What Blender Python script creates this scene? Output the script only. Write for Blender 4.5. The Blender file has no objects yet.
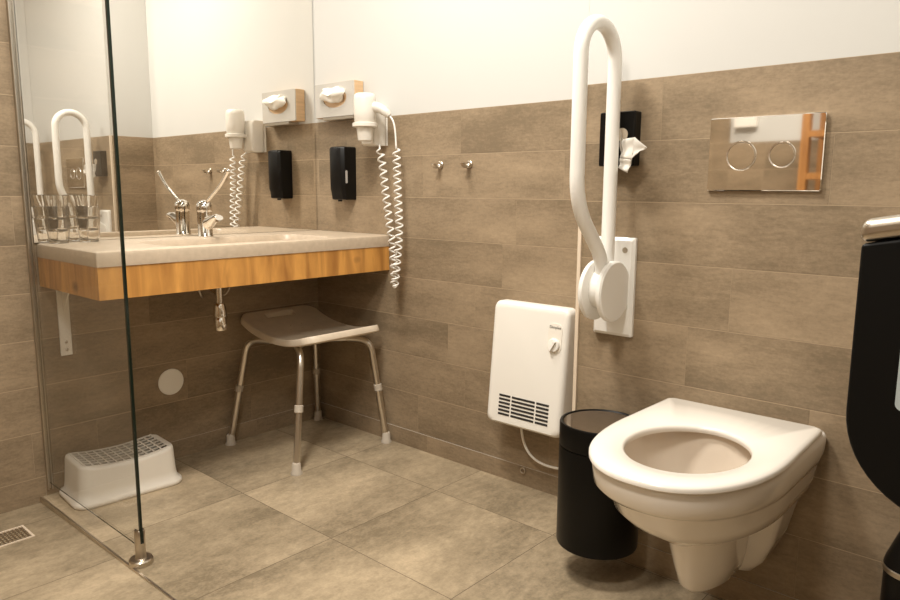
import bpy, bmesh, math, random
from math import sin, cos, pi, radians, sqrt
from mathutils import Vector, Matrix
random.seed(7)
S = bpy.context.scene
COL = S.collection
ORG = {}

# ------------------------------------------------------------------ camera
F_PX, YAW, PITCH, ROLL = 712.893, -0.7262, 0.1526, 0.0061
CAM = Vector((2.4576, -1.9064, 0.9969))
cy_, sy_, cp_, sp_ = cos(YAW), sin(YAW), cos(PITCH), sin(PITCH)
fwd = Vector((sy_*cp_, cy_*cp_, -sp_)); rgt = Vector((cy_, -sy_, 0)); upv = rgt.cross(fwd)
r2 = cos(ROLL)*rgt + sin(ROLL)*upv; u2 = -sin(ROLL)*rgt + cos(ROLL)*upv
cd = bpy.data.cameras.new('camera'); cam = bpy.data.objects.new('camera', cd); COL.objects.link(cam)
cd.sensor_width = 36; cd.lens = F_PX*36/900; cd.clip_start = 0.02
cam.matrix_world = Matrix(((r2.x, u2.x, -fwd.x, CAM.x), (r2.y, u2.y, -fwd.y, CAM.y), (r2.z, u2.z, -fwd.z, CAM.z), (0, 0, 0, 1)))
S.camera = cam
S.view_settings.view_transform = 'Standard'; S.view_settings.look = 'None'
S.view_settings.gamma = 1; S.view_settings.use_curve_mapping = False
S.view_settings.exposure = 0.0

# ------------------------------------------------------------------ materials
def mat(name, color=(.8, .8, .8), rough=.5, metal=0., spec=.5, coat=0., emit=None, noise=None, bump=None):
    """noise = (scale, amount, stretch) varies the colour; bump = (scale, strength)"""
    m = bpy.data.materials.new(name); m.use_nodes = True
    nt = m.node_tree; b = nt.nodes['Principled BSDF']
    b.inputs['Base Color'].default_value = (*color, 1); b.inputs['Roughness'].default_value = rough
    b.inputs['Metallic'].default_value = metal; b.inputs['Specular IOR Level'].default_value = spec
    b.inputs['Coat Weight'].default_value = coat
    b.inputs['Coat Roughness'].default_value = .05
    tc = nt.nodes.new('ShaderNodeTexCoord')
    if noise:
        sc, am, st = noise
        mp = nt.nodes.new('ShaderNodeMapping'); mp.inputs['Scale'].default_value = st
        nz = nt.nodes.new('ShaderNodeTexNoise'); nz.inputs['Scale'].default_value = sc; nz.inputs['Detail'].default_value = 6
        nt.links.new(tc.outputs['Object'], mp.inputs[0]); nt.links.new(mp.outputs[0], nz.inputs['Vector'])
        mr = nt.nodes.new('ShaderNodeMapRange'); mr.inputs['From Min'].default_value = .3; mr.inputs['From Max'].default_value = .7
        mr.inputs['To Min'].default_value = 1-am; mr.inputs['To Max'].default_value = 1+am
        nt.links.new(nz.outputs['Fac'], mr.inputs['Value'])
        vm = nt.nodes.new('ShaderNodeVectorMath'); vm.operation = 'SCALE'; vm.inputs[0].default_value = color
        nt.links.new(mr.outputs[0], vm.inputs['Scale']); nt.links.new(vm.outputs[0], b.inputs['Base Color'])
    if bump:
        bz = nt.nodes.new('ShaderNodeTexNoise'); bz.inputs['Scale'].default_value = bump[0]
        nt.links.new(tc.outputs['Object'], bz.inputs['Vector'])
        bp = nt.nodes.new('ShaderNodeBump'); bp.inputs['Strength'].default_value = bump[1]; bp.inputs['Distance'].default_value = .002
        nt.links.new(bz.outputs['Fac'], bp.inputs['Height']); nt.links.new(bp.outputs[0], b.inputs['Normal'])
    if emit:
        b.inputs['Emission Color'].default_value = (*emit[0], 1); b.inputs['Emission Strength'].default_value = emit[1]
    return m

def tile_mat(name, dark, light, streak, rough):
    m = bpy.data.materials.new(name); m.use_nodes = True
    nt = m.node_tree; L = nt.links; b = nt.nodes['Principled BSDF']
    tc = nt.nodes.new('ShaderNodeTexCoord')
    at = nt.nodes.new('ShaderNodeAttribute'); at.attribute_name = 'tone'
    off = nt.nodes.new('ShaderNodeVectorMath'); off.operation = 'MULTIPLY_ADD'
    off.inputs[1].default_value = (7.3, 5.1, 3.7)
    cmb = nt.nodes.new('ShaderNodeCombineXYZ')
    for i in range(3): L.new(at.outputs['Fac'], cmb.inputs[i])
    L.new(cmb.outputs[0], off.inputs[0]); L.new(tc.outputs['Object'], off.inputs[2])
    def noise(scale, st, det=8, rgh=.6):
        mp = nt.nodes.new('ShaderNodeMapping'); mp.inputs['Scale'].default_value = st
        n = nt.nodes.new('ShaderNodeTexNoise'); n.inputs['Scale'].default_value = scale
        n.inputs['Detail'].default_value = det; n.inputs['Roughness'].default_value = rgh
        L.new(off.outputs[0], mp.inputs[0]); L.new(mp.outputs[0], n.inputs['Vector']); return n
    n1 = noise(3.0, streak, 6, .55); n2 = noise(38, streak, 4, .7); n3 = noise(130, (1, 1, 1), 3, .6)
    def mth(op, a, c, v=None):
        x = nt.nodes.new('ShaderNodeMath'); x.operation = op
        L.new(a, x.inputs[0])
        if c is None: x.inputs[1].default_value = v
        else: L.new(c, x.inputs[1])
        return x.outputs[0]
    a = mth('MULTIPLY', n1.outputs['Fac'], None, .7)
    c = mth('MULTIPLY', n2.outputs['Fac'], None, .4)
    d = mth('MULTIPLY', n3.outputs['Fac'], None, .2)
    e = mth('MULTIPLY', at.outputs['Fac'], None, .1)
    s = mth('ADD', mth('ADD', mth('ADD', a, c), d), e)
    cr = nt.nodes.new('ShaderNodeValToRGB')
    cr.color_ramp.elements[0].position = .54; cr.color_ramp.elements[0].color = (*dark, 1)
    cr.color_ramp.elements[1].position = .92; cr.color_ramp.elements[1].color = (*light, 1)
    L.new(s, cr.inputs['Fac']); L.new(cr.outputs['Color'], b.inputs['Base Color'])
    b.inputs['Roughness'].default_value = rough; b.inputs['Specular IOR Level'].default_value = .3
    bp = nt.nodes.new('ShaderNodeBump'); bp.inputs['Strength'].default_value = .12; bp.inputs['Distance'].default_value = .001
    L.new(n2.outputs['Fac'], bp.inputs['Height']); L.new(bp.outputs[0], b.inputs['Normal'])
    return m

def wood_mat(name, c0, c1, axis_scale, rough=.45):
    m = bpy.data.materials.new(name); m.use_nodes = True
    nt = m.node_tree; L = nt.links; b = nt.nodes['Principled BSDF']
    tc = nt.nodes.new('ShaderNodeTexCoord')
    mp = nt.nodes.new('ShaderNodeMapping'); mp.inputs['Scale'].default_value = axis_scale
    L.new(tc.outputs['Object'], mp.inputs[0])
    n = nt.nodes.new('ShaderNodeTexNoise'); n.inputs['Scale'].default_value = 6; n.inputs['Detail'].default_value = 7; n.inputs['Distortion'].default_value = .6
    L.new(mp.outputs[0], n.inputs['Vector'])
    cr = nt.nodes.new('ShaderNodeValToRGB')
    cr.color_ramp.elements[0].position = .3; cr.color_ramp.elements[0].color = (*c0, 1)
    cr.color_ramp.elements[1].position = .62; cr.color_ramp.elements[1].color = (*c1, 1)
    L.new(n.outputs['Fac'], cr.inputs['Fac'])
    # knots
    v = nt.nodes.new('ShaderNodeTexVoronoi'); v.inputs['Scale'].default_value = 5.5
    mp2 = nt.nodes.new('ShaderNodeMapping'); mp2.inputs['Scale'].default_value = (1, 1, 1.4)
    L.new(tc.outputs['Object'], mp2.inputs[0]); L.new(mp2.outputs[0], v.inputs['Vector'])
    k = nt.nodes.new('ShaderNodeMapRange'); k.inputs['From Min'].default_value = .04; k.inputs['From Max'].default_value = .16
    k.inputs['To Min'].default_value = .8; k.inputs['To Max'].default_value = 0
    L.new(v.outputs['Distance'], k.inputs['Value'])
    mx = nt.nodes.new('ShaderNodeMix'); mx.data_type = 'RGBA'
    L.new(k.outputs[0], mx.inputs['Factor']); L.new(cr.outputs['Color'], mx.inputs['A']); mx.inputs['B'].default_value = (.13, .05, .015, 1)
    L.new(mx.outputs['Result'], b.inputs['Base Color'])
    b.inputs['Roughness'].default_value = rough
    return m

def glass_mat(name, tint, gloss=1.0, rough=0.0):
    m = bpy.data.materials.new(name); m.use_nodes = True
    nt = m.node_tree; nt.nodes.remove(nt.nodes['Principled BSDF']); L = nt.links
    out = nt.nodes['Material Output']
    t = nt.nodes.new('ShaderNodeBsdfTransparent'); t.inputs[0].default_value = (*tint, 1)
    g = nt.nodes.new('ShaderNodeBsdfGlossy'); g.inputs['Roughness'].default_value = rough
    fr = nt.nodes.new('ShaderNodeFresnel'); fr.inputs[0].default_value = 1.45
    mu = nt.nodes.new('ShaderNodeMath'); mu.operation = 'MULTIPLY'; mu.inputs[1].default_value = gloss
    L.new(fr.outputs[0], mu.inputs[0])
    mx = nt.nodes.new('ShaderNodeMixShader'); L.new(mu.outputs[0], mx.inputs[0])
    L.new(t.outputs[0], mx.inputs[1]); L.new(g.outputs[0], mx.inputs[2]); L.new(mx.outputs[0], out.inputs[0])
    return m

M = {}
M['tile'] = tile_mat('wall tile', (.205, .153, .096), (.41, .308, .2), (1, 1, 3.2), .5)
M['floor_tile'] = tile_mat('floor tile', (.21, .165, .105), (.55, .435, .29), (1.3, .7, 1), .40)
M['grout'] = mat('grout', (.48, .37, .25), .9)
M['floor_grout'] = mat('floor grout', (.17, .125, .08), .9)
M['paint'] = mat('white wall paint', (.59, .583, .552), .85, bump=(60, .05))
M['ceiling'] = mat('ceiling paint', (.55, .54, .51), .9)
M['cream_trim'] = mat('cream tile edging', (.74, .62, .48), .5)
M['steel_trim'] = mat('brushed steel strip', (.62, .55, .46), .35, 1, noise=(40, .1, (1, 20, 1)))
M['profile'] = mat('satin aluminium profile', (.55, .5, .43), .35, 1)
M['mirror'] = mat('mirror silver', (.93, .91, .87), .0, 1)
M['mirror_edge'] = mat('polished mirror edge', (.42, .4, .34), .2, .6)
M['glass'] = glass_mat('clear shower glass', (.996, .998, .994), .28)
M['glass_edge'] = mat('dark green glass edge', (.006, .013, .008), .15, spec=.4)
M['tumbler'] = mat('clear tumbler glass', (1, .99, .97), .0)
M['tumbler'].node_tree.nodes['Principled BSDF'].inputs['Transmission Weight'].default_value = 1.0
M['stone'] = mat('beige mineral worktop', (.5, .405, .3), .38, noise=(55, .07, (1, 1, 1)))
M['oak'] = wood_mat('knotty oak', (.38, .165, .038), (.72, .36, .09), (5, 3.5, .55))
M['oak_rack'] = wood_mat('oiled wood', (.3, .13, .035), (.48, .22, .06), (8, 8, .6))
M['ring'] = mat('bright chrome ring', (.95, .92, .87), .22, 1)
M['chrome'] = mat('polished chrome', (.9, .86, .8), .035, 1)
M['steel'] = mat('brushed steel', (.58, .52, .44), .3, 1)
M['alu'] = mat('satin aluminium tube', (.72, .67, .6), .28, 1)
M['plastic_grey'] = mat('worn greige plastic', (.68, .58, .45), .42, noise=(25, .06, (1, 1, 1)))
M['rubber_grey'] = mat('grey rubber', (.5, .44, .36), .6)
M['white_plastic'] = mat('white plastic', (.88, .85, .78), .35)
M['dryer_white'] = mat('off white dryer plastic', (.74, .7, .63), .38)
M['cream_plastic'] = mat('cream white plastic', (.87, .82, .73), .4)
M['rail_white'] = mat('white coated tube', (.88, .86, .81), .28, coat=.2)
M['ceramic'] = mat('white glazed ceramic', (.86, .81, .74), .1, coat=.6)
M['ceramic_in'] = mat('tan bowl ceramic', (.78, .68, .56), .15, coat=.5)  # bowl interior, one even tone browner than the outer ceramic
M['seat'] = mat('white toilet seat plastic', (.87, .82, .74), .22, coat=.3)
M['water'] = glass_mat('bowl water', (.62, .5, .36), 1.0)
M['black'] = mat('black plastic', (.004, .0036, .0032), .35, spec=.25)
M['black_matt'] = mat('matt black plastic', (.003, .003, .0027), .5, spec=.2)
M['black_metal'] = mat('black coated metal', (.003, .0027, .0022), .36, spec=.2)
M['lid_brown'] = mat('glossy dark brown lid', (.07, .05, .034), .16, coat=.8)
M['dark_slot'] = mat('dark slot', (.02, .017, .014), .7)
M['window_grey'] = mat('grey level window', (.45, .43, .4), .2)
M['window_blue'] = mat('pale blue level window', (.5, .58, .6), .2)
M['paper'] = mat('white tissue paper', (.9, .87, .8), .9)
M['bag'] = mat('white hygiene bag paper', (.84, .8, .73), .8)
M['print_grey'] = mat('grey print', (.35, .32, .3), .8)
M['box_wood'] = mat('light birch wood', (.62, .42, .24), .5, noise=(8, .12, (1, 1, 12)))
M['box_front'] = mat('metal front with painted reflection', (.64, .61, .56), .22, .3)  # pale base colour stands in for the white wall reflected in the metal
M['lamp'] = mat('lamp diffuser', (1, .9, .75), .5, emit=((1, .86, .68), 3))

# ------------------------------------------------------------------ helpers
def box(bm, x0, x1, y0, y1, z0, z1, mi=0):
    vs = [bm.verts.new((x, y, z)) for x in (x0, x1) for y in (y0, y1) for z in (z0, z1)]
    for f in ((0, 1, 3, 2), (4, 6, 7, 5), (0, 4, 5, 1), (2, 3, 7, 6), (0, 2, 6, 4), (1, 5, 7, 3)):
        bm.faces.new([vs[i] for i in f]).material_index = mi
    return vs

def loft(bm, rings, cap0=True, cap1=True, mi=0):
    R = [[bm.verts.new(p) for p in r] for r in rings]
    n = len(R[0])
    for a, b in zip(R, R[1:]):
        for i in range(n):
            j = (i+1) % n
            bm.faces.new((a[i], a[j], b[j], b[i])).material_index = mi
    if cap0: bm.faces.new(R[0][::-1]).material_index = mi
    if cap1: bm.faces.new(R[-1]).material_index = mi
    return R

def lathe(bm, prof, c, axis='z', n=32, mi=0, cap0=True, cap1=True):
    """prof: [(radius, offset along axis)]"""
    rings = []
    for r, h in prof:
        ring = []
        for i in range(n):
            a = 2*pi*i/n; p, q = max(r, 1e-5)*cos(a), max(r, 1e-5)*sin(a)
            v = {'z': (p, q, h), 'x': (h, p, q), 'y': (q, h, p)}[axis]
            ring.append((c[0]+v[0], c[1]+v[1], c[2]+v[2]))
        rings.append(ring)
    loft(bm, rings, cap0, cap1, mi)

def tube(bm, pts, r, n=10, caps=True, mi=0):
    pts = [Vector(p) for p in pts]; rs = r if isinstance(r, (list, tuple)) else [r]*len(pts)
    rings = []; prev = None
    for i, p in enumerate(pts):
        t = (pts[min(i+1, len(pts)-1)]-pts[max(i-1, 0)]).normalized()
        if prev is None:
            ref = Vector((0, 0, 1)) if abs(t.z) < .9 else Vector((1, 0, 0))
            u = t.cross(ref).normalized()
        else:
            u = (prev-t*prev.dot(t)).normalized()
        prev = u; w = t.cross(u)
        rings.append([p+rs[i]*(cos(2*pi*k/n)*u+sin(2*pi*k/n)*w) for k in range(n)])
    loft(bm, rings, caps, caps, mi)

def smooth_path(pts, rad, seg=8):
    """round the corners of a polyline"""
    pts = [Vector(p) for p in pts]; out = [pts[0]]
    for a, b, c in zip(pts, pts[1:], pts[2:]):
        d1, d2 = (a-b), (c-b); r = min(rad, d1.length*.49, d2.length*.49)
        p, q = b+d1.normalized()*r, b+d2.normalized()*r
        for k in range(seg+1):
            t = k/seg; out.append((1-t)**2*p+2*t*(1-t)*b+t*t*q)
    out.append(pts[-1]); return out

def bez(p0, p1, p2, p3, n=16):
    p0, p1, p2, p3 = map(Vector, (p0, p1, p2, p3))
    return [(1-t)**3*p0+3*t*(1-t)**2*p1+3*t*t*(1-t)*p2+t**3*p3 for t in [i/n for i in range(n+1)]]

def rrect(x0, x1, y0, y1, r, z, k=6, n=8):
    """rounded rectangle ring, counter-clockwise; same point count for any size"""
    P = []
    for cx, cy, a0 in ((x1-r, y1-r, 0), (x0+r, y1-r, pi/2), (x0+r, y0+r, pi), (x1-r, y0+r, 1.5*pi)):
        arc = [(cx+r*cos(a0+pi/2*i/k), cy+r*sin(a0+pi/2*i/k)) for i in range(k+1)]
        P.append(arc)
    out = []
    for i, arc in enumerate(P):
        out += arc
        a, b = arc[-1], P[(i+1) % 4][0]
        out += [(a[0]+(b[0]-a[0])*t/n, a[1]+(b[1]-a[1])*t/n) for t in range(1, n)]
    return [(x, y, z) for x, y in out]

def prism(bm, poly, axis, a, b, mi=0):
    """extrude a polygon of (u,v) along axis from a to b; axis x: (y,z); y: (x,z); z: (x,y)"""
    def P(u, v, h): return {'x': (h, u, v), 'y': (u, h, v), 'z': (u, v, h)}[axis]
    loft(bm, [[P(u, v, a) for u, v in poly], [P(u, v, b) for u, v in poly]], mi=mi)

def new(): return bmesh.new()

def obj(name, bm, mats, parent=None, smooth=None, bevel=None, subsurf=0):
    """link ONE mesh object; geometry is given in world coordinates"""
    if not isinstance(mats, (list, tuple)): mats = [mats]
    bmesh.ops.recalc_face_normals(bm, faces=bm.faces)
    if parent is not None: org = ORG[parent.name]
    else:
        xs = [v.co for v in bm.verts]
        lo = Vector([min(v[i] for v in xs) for i in range(3)]); hi = Vector([max(v[i] for v in xs) for i in range(3)])
        org = Vector(((lo.x+hi.x)/2, (lo.y+hi.y)/2, lo.z))
    bmesh.ops.translate(bm, verts=bm.verts, vec=-org)
    me = bpy.data.meshes.new(name); bm.to_mesh(me); bm.free()
    o = bpy.data.objects.new(name, me); COL.objects.link(o)
    for m in mats: me.materials.append(m)
    if smooth is not None:
        for p in me.polygons: p.use_smooth = True
        if smooth < 179:
            e = me.attributes.new('sharp_edge', 'BOOLEAN', 'EDGE')
            b2 = bmesh.new(); b2.from_mesh(me)
            for ed in b2.edges:
                if len(ed.link_faces) == 2 and ed.calc_face_angle(0) > radians(smooth): e.data[ed.index].value = True
            b2.free()
    if bevel:
        md = o.modifiers.new('bevel', 'BEVEL'); md.width = bevel[0]; md.segments = bevel[1]; md.limit_method = 'ANGLE'; md.angle_limit = radians(40)
        md.harden_normals = True
        for p in me.polygons: p.use_smooth = True
    if subsurf:
        md = o.modifiers.new('sub', 'SUBSURF'); md.levels = subsurf; md.render_levels = subsurf
    if parent is not None: o.parent = parent
    else: o.location = org
    ORG[o.name] = org
    return o

def thing(name, label, cat, loc, group=None):
    o = bpy.data.objects.new(name, None); COL.objects.link(o); o.location = loc
    o.empty_display_size = .05
    ORG[o.name] = Vector(loc); return tag(o, label, cat, group)

def tag(o, label, cat, group=None):
    o['label'] = label; o['category'] = cat
    if group: o['group'] = group
    return o

def struct(o, label=None, cat=None):
    o['kind'] = 'structure'
    if label: o['label'] = label
    if cat: o['category'] = cat
    return o

def dup(root, loc):
    """copy a thing, its parts and their sub-parts"""
    r = root.copy(); COL.objects.link(r); r.location = loc
    for ch in list(root.children):
        c = ch.copy(); COL.objects.link(c); c.parent = r
        for g in list(ch.children):
            d = g.copy(); COL.objects.link(d); d.parent = c
    return r

# ------------------------------------------------------------------ the room
H, Z0 = .1507, .0664                       # tile row height, skirting height
ZT = Z0+8*H                                # top of the tiling
DW = .2287                                 # depth of the boxed-out toilet wall
XW = 1.4395                                # its free corner
CEIL = 2.6
ROOMY, ROOMX = -2.7, 3.5

def tiled(name, O, U, N, u0, u1, rows, joints, top=None, thick=.08, mats=None, extra=None):
    """tiled wall: rows = [(z0,z1)], joints = list of lists of u; painted above the last row up to top"""
    O, U, N = Vector(O), Vector(U), Vector(N)
    bm = new(); lay = bm.faces.layers.float.new('tone')
    def q(pts, mi, tone=0.):
        f = bm.faces.new([bm.verts.new(p) for p in pts]); f.material_index = mi; f[lay] = tone
    def P(u, z, d): return O+U*u+Vector((0, 0, z))+N*d
    zt = rows[-1][1]
    # solid backing
    z_lo = rows[0][0]
    A = [P(u0, z_lo, -.0005), P(u1, z_lo, -.0005), P(u1, zt, -.0005), P(u0, zt, -.0005)]
    q(A, 1)
    gu, gz = .0004, .0010
    for (a, b), js in zip(rows, joints):
        cuts = [u0]+sorted(j for j in js if u0+.02 < j < u1-.02)+[u1]
        for i in range(len(cuts)-1):
            c, d = cuts[i]+(gu if i else 0), cuts[i+1]-(gu if i < len(cuts)-2 else 0)
            e, f = a+(gz if a > z_lo else .0), b-gz
            tone = random.random()
            q([P(c, e, 0), P(d, e, 0), P(d, f, 0), P(c, f, 0)], 0, tone)
            for s in (([P(c, e, 0), P(c, f, 0), P(c, f, -.0005), P(c, e, -.0005)]), ([P(d, e, 0), P(d, f, 0), P(d, f, -.0005), P(d, e, -.0005)]),
                      ([P(c, f, 0), P(d, f, 0), P(d, f, -.0005), P(c, f, -.0005)]), ([P(c, e, 0), P(d, e, 0), P(d, e, -.0005), P(c, e, -.0005)])):
                q(s, 0, tone)
    t2 = top or zt
    if top:
        q([P(u0, zt, -.001), P(u1, zt, -.001), P(u1, top, -.001), P(u0, top, -.001)], 2)
    # closed back of the wall
    B = lambda u, z: P(u, z, -thick)
    q([B(u0, z_lo), B(u1, z_lo), B(u1, t2), B(u0, t2)], 2)
    for uu in (u0, u1): q([P(uu, z_lo, -.0005), P(uu, t2, -.0005), B(uu, t2), B(uu, z_lo)], 2)
    q([P(u0, t2, -.0005), P(u1, t2, -.0005), B(u1, t2), B(u0, t2)], 2)
    q([P(u0, z_lo, -.0005), P(u1, z_lo, -.0005), B(u1, z_lo), B(u0, z_lo)], 2)
    me = bpy.data.meshes.new(name)
    bmesh.ops.recalc_face_normals(bm, faces=[f for f in bm.faces if f.material_index == 2])
    bm.to_mesh(me); bm.free()
    for m in (mats or (M['tile'], M['grout'], M['paint'])): me.materials.append(m)
    o = bpy.data.objects.new(name, me); COL.objects.link(o); o['kind'] = 'structure'
    return o

ROWS8 = [(Z0+k*H, Z0+(k+1)*H) for k in range(8)]         # upwards
def run(x, lo, hi, w=.604):
    s = [x]
    while s[0]-w > lo: s.insert(0, s[0]-w)
    while s[-1]+w < hi: s.append(s[-1]+w)
    return s
# back wall joints from the bottom row up
jb = [run(.603, 0, 1.5), run(.839, 0, 1.5), run(.756, 0, 1.5), [.479, .882], run(.999, 0, 1.5), run(.45, 0, 1.5), run(.629, 0, 1.5), run(.81, 0, 1.5)]
tiled('wall_back', (0, 0, 0), (1, 0, 0), (0, -1, 0), 0, XW+.04, ROWS8, jb, CEIL)
struct(tiled('baseboard_back', (0, -.0025, 0), (1, 0, 0), (0, -1, 0), 0, XW, [(0, Z0)], [[.656, 1.26]], thick=.002))
jw = [run(2.041, 1.4, 3.5), run(1.9, 1.4, 3.5), run(2.041, 1.4, 3.5), run(1.75, 1.4, 3.5), run(1.849, 1.4, 3.5), run(2.2, 1.4, 3.5), run(2.043, 1.4, 3.5), run(1.655, 1.4, 3.5)]
tiled('wall_toilet', (0, -DW, 0), (1, 0, 0), (0, -1, 0), XW+.002, ROOMX, ROWS8, jw, CEIL, thick=.06)
tiled('baseboard_toilet', (0, -DW-.0025, 0), (1, 0, 0), (0, -1, 0), XW, ROOMX, [(0, Z0)], [[1.8, 2.4]], thick=.002)
# narrow return of the boxed-out wall
tiled('wall_return', (XW, 0, 0), (0, -1, 0), (-1, 0, 0), 0, DW-.003, [(0, Z0)]+ROWS8, [[]]*9, CEIL, thick=.04)
# mirror wall: tiled to 1.27 beside the basin, full height in the shower
ja = [run(v, -3, .2) for v in (-.35, -.62, -.2, -.75, -.48, -.3, -.9, -.55)]
YG = -1.118                                                # plane of the glass screen
ja2 = [[-j for j in r] for r in ja]
tiled('wall_mirror', (0, 0, 0), (0, -1, 0), (1, 0, 0), 0, -YG+.004, ROWS8, ja2, CEIL)
tiled('baseboard_mirror', (.0025, 0, 0), (0, -1, 0), (1, 0, 0), 0, -YG+.01, [(0, Z0)], [[.33, .95]], thick=.002)
rows_full = [(-.02, Z0)]+[(Z0+k*H, min(Z0+(k+1)*H, CEIL)) for k in range(17)]
js_full = [run(1.3+.23*((k*7) % 5), 1.0, 2.8) for k in range(18)]
tiled('wall_shower', (0, 0, 0), (0, -1, 0), (1, 0, 0), -YG+.004, -ROOMY, rows_full, js_full)
tiled('wall_front_shower', (0, ROOMY, 0), (1, 0, 0), (0, 1, 0), 0, .9, rows_full, [run(.2+.17*((k*5) % 4), 0, 1) for k in range(18)])
tiled('wall_front', (0, ROOMY, 0), (1, 0, 0), (0, 1, 0), .9, ROOMX, [(0, Z0)]+ROWS8, [run(1.1+.2*((k*5) % 4), .9, 3.5) for k in range(9)], CEIL)
tiled('wall_right', (ROOMX, ROOMY, 0), (0, 1, 0), (-1, 0, 0), 0, -ROOMY-DW, [(0, Z0)]+ROWS8, [run(.3+.2*((k*5) % 4), 0, 2.5) for k in range(9)], CEIL)
# short partition beside the toilet, which carries the black dispenser
PX0, PY1 = 2.52, -1.4
tiled('wall_partition', (PX0, -DW, 0), (0, -1, 0), (-1, 0, 0), 0, -PY1-DW, [(0, Z0)]+ROWS8, [run(.3+.2*((k*5) % 4), 0, 1.2) for k in range(9)], CEIL, thick=.12)
b = new(); box(b, -.1, ROOMX+.1, ROOMY-.1, .1, CEIL, CEIL+.08); struct(obj('ceiling', b, M['ceiling']))

# floor: large tiles, grid taken from the photograph
def floor_obj(name, xs, ys, zf, mats, skip=None):
    bm = new(); lay = bm.faces.layers.float.new('tone'); g = .0011
    def quad(x0, x1, y0, y1, d, mi, tone=0.):
        f = bm.faces.new([bm.verts.new((x, y, zf(x)+d)) for x, y in ((x0, y0), (x1, y0), (x1, y1), (x0, y1))]); f.material_index = mi; f[lay] = tone
    for i in range(len(xs)-1):
        quad(xs[i], xs[i+1], ys[0], ys[-1], -.0008, 1)
        for j in range(len(ys)-1):
            if skip and skip(i, j): continue
            quad(xs[i]+g, xs[i+1]-g, ys[j]+g, ys[j+1]-g, 0, 0, random.random())
    # underside slab
    box(bm, xs[0], xs[-1], ys[0], ys[-1], -.08, -.04, 1)
    for f in bm.faces:
        if f.normal.length == 0: f.normal_update()
    me = bpy.data.meshes.new(name); bm.normal_update(); bm.to_mesh(me); bm.free()
    for m in mats: me.materials.append(m)
    o = bpy.data.objects.new(name, me); COL.objects.link(o); o['kind'] = 'structure'; return o
YS = -1.143
fx = [0, .459, .919, 1.383, 1.845, 2.309, 2.77, 3.23, ROOMX]
floor_obj('floor', fx, [YS, -.686, -.238, 0], lambda x: 0, (M['floor_tile'], M['floor_grout']))
floor_obj('floor_entry', fx[2:], [ROOMY, -2.04, -1.59, YS], lambda x: 0, (M['floor_tile'], M['floor_grout']))
slope = lambda x: -.018*(1-min(x/.919, 1))
floor_obj('floor_shower', [0, .147, .56, .919], [ROOMY, -2.1, -1.62, YS-.004], slope, (M['floor_tile'], M['floor_grout']))
# steel strip at the edge of the shower tray
b = new(); prism(b, [(0, -.019), (.0, .0015), (.92, .0015), (.92, -.001)], 'y', YS-.005, YS+.001)
struct(obj('trim_threshold', b, M['steel_trim']))
b = new(); prism(b, [(XW-.006, -DW-.006), (XW+.004, -DW-.006), (XW+.004, -DW), (XW, -DW+.004), (XW-.006, -DW+.004)], 'z', 0, ZT)
struct(obj('trim_corner', b, M['cream_trim']))

# ------------------------------------------------------------------ shower drain
zd = slope(.2)
t = thing('floor_drain', 'rectangular perforated steel floor drain in the shower floor beyond the glass screen', 'drain', (.2, -1.35, zd-.004))
b = new()
for y0, y1, x0, x1 in ((-1.252, -1.246, .15, .25), (-1.46, -1.454, .15, .25), (-1.454, -1.252, .15, .156), (-1.454, -1.252, .244, .25)):
    box(b, x0, x1, y0, y1, zd-.004, zd+.0035)
obj('frame', b, M['cream_trim'], t)
b = new(); box(b, .156, .244, -1.454, -1.252, zd-.004, zd-.0012, 1)
for i in range(19):
    y = -1.449+i*.0105; box(b, .156, .244, y, y+.0045, zd-.002, zd+.002, 0)
for i in range(6):
    x = .162+i*.0148; box(b, x, x+.004, -1.454, -1.252, zd-.002, zd+.0018, 0)
obj('grate', b, [M['steel'], M['dark_slot']], t)

# ------------------------------------------------------------------ glass screen
t = thing('glass_screen', 'clear glass shower screen with dark green edge beside the washbasin counter', 'glass screen', (.33, YG, 0))
b = new(); box(b, .006, .657, YG-.0035, YG+.0035, .046, 2.05); obj('glass_pane', b, M['glass'], t)
b = new(); prism(b, [(.6572, .0445), (.6645, .0445), (.6645, 2.05), (.6572, 2.05)], 'y', YG-.0036, YG+.0036); prism(b, [(.016, .0445), (.6575, .0445), (.6575, .0458), (.016, .0458)], 'y', YG-.001, YG+.001); obj('glass_edge', b, M['glass_edge'], t)
b = new(); box(b, .0015, .016, YG-.0075, YG-.0045, .022, 2.05); box(b, .0015, .016, YG+.0045, YG+.0075, .022, 2.05); box(b, .0015, .005, YG-.0045, YG+.0045, .022, 2.05)
obj('wall_profile', b, M['profile'], t)
cx = .652
b = new()
lathe(b, [(.030, 0), (.031, .002), (.031, .013), (.028, .0165), (.016, .017), (.0135, .02), (.0135, .058), (.0135, .06)], (cx, YG, 0), n=28)
for s in (-1, 1):
    lathe_pts = []
    R = []
    for z in (.059, .094, .0965):
        k = 1 if z < .095 else .85
        ring = []
        for i in range(11):
            a = pi*i/10*(1) ; ring.append((cx+.0135*k*cos(a), YG+s*(.0046+.0085*k*sin(a)), z))
        R.append(ring)
    loft(b, R)
obj('floor_clamp', b, M['steel'], t, smooth=40)

# ------------------------------------------------------------------ mirror
t = thing('wall_mirror_panel', 'large frameless mirror above the washbasin counter, reaching the corner', 'mirror', (.004, -.555, .827))
b = new(); box(b, .001, .0062, -1.104, -.003, .827, 2.05, 1)
b.faces.ensure_lookup_table()
for f in b.faces:
    f.normal_update()
    if abs(f.calc_center_median().x-.0062) < 1e-5: f.material_index = 0
obj('mirror_glass', b, [M['mirror'], M['mirror_edge']], t)

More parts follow.
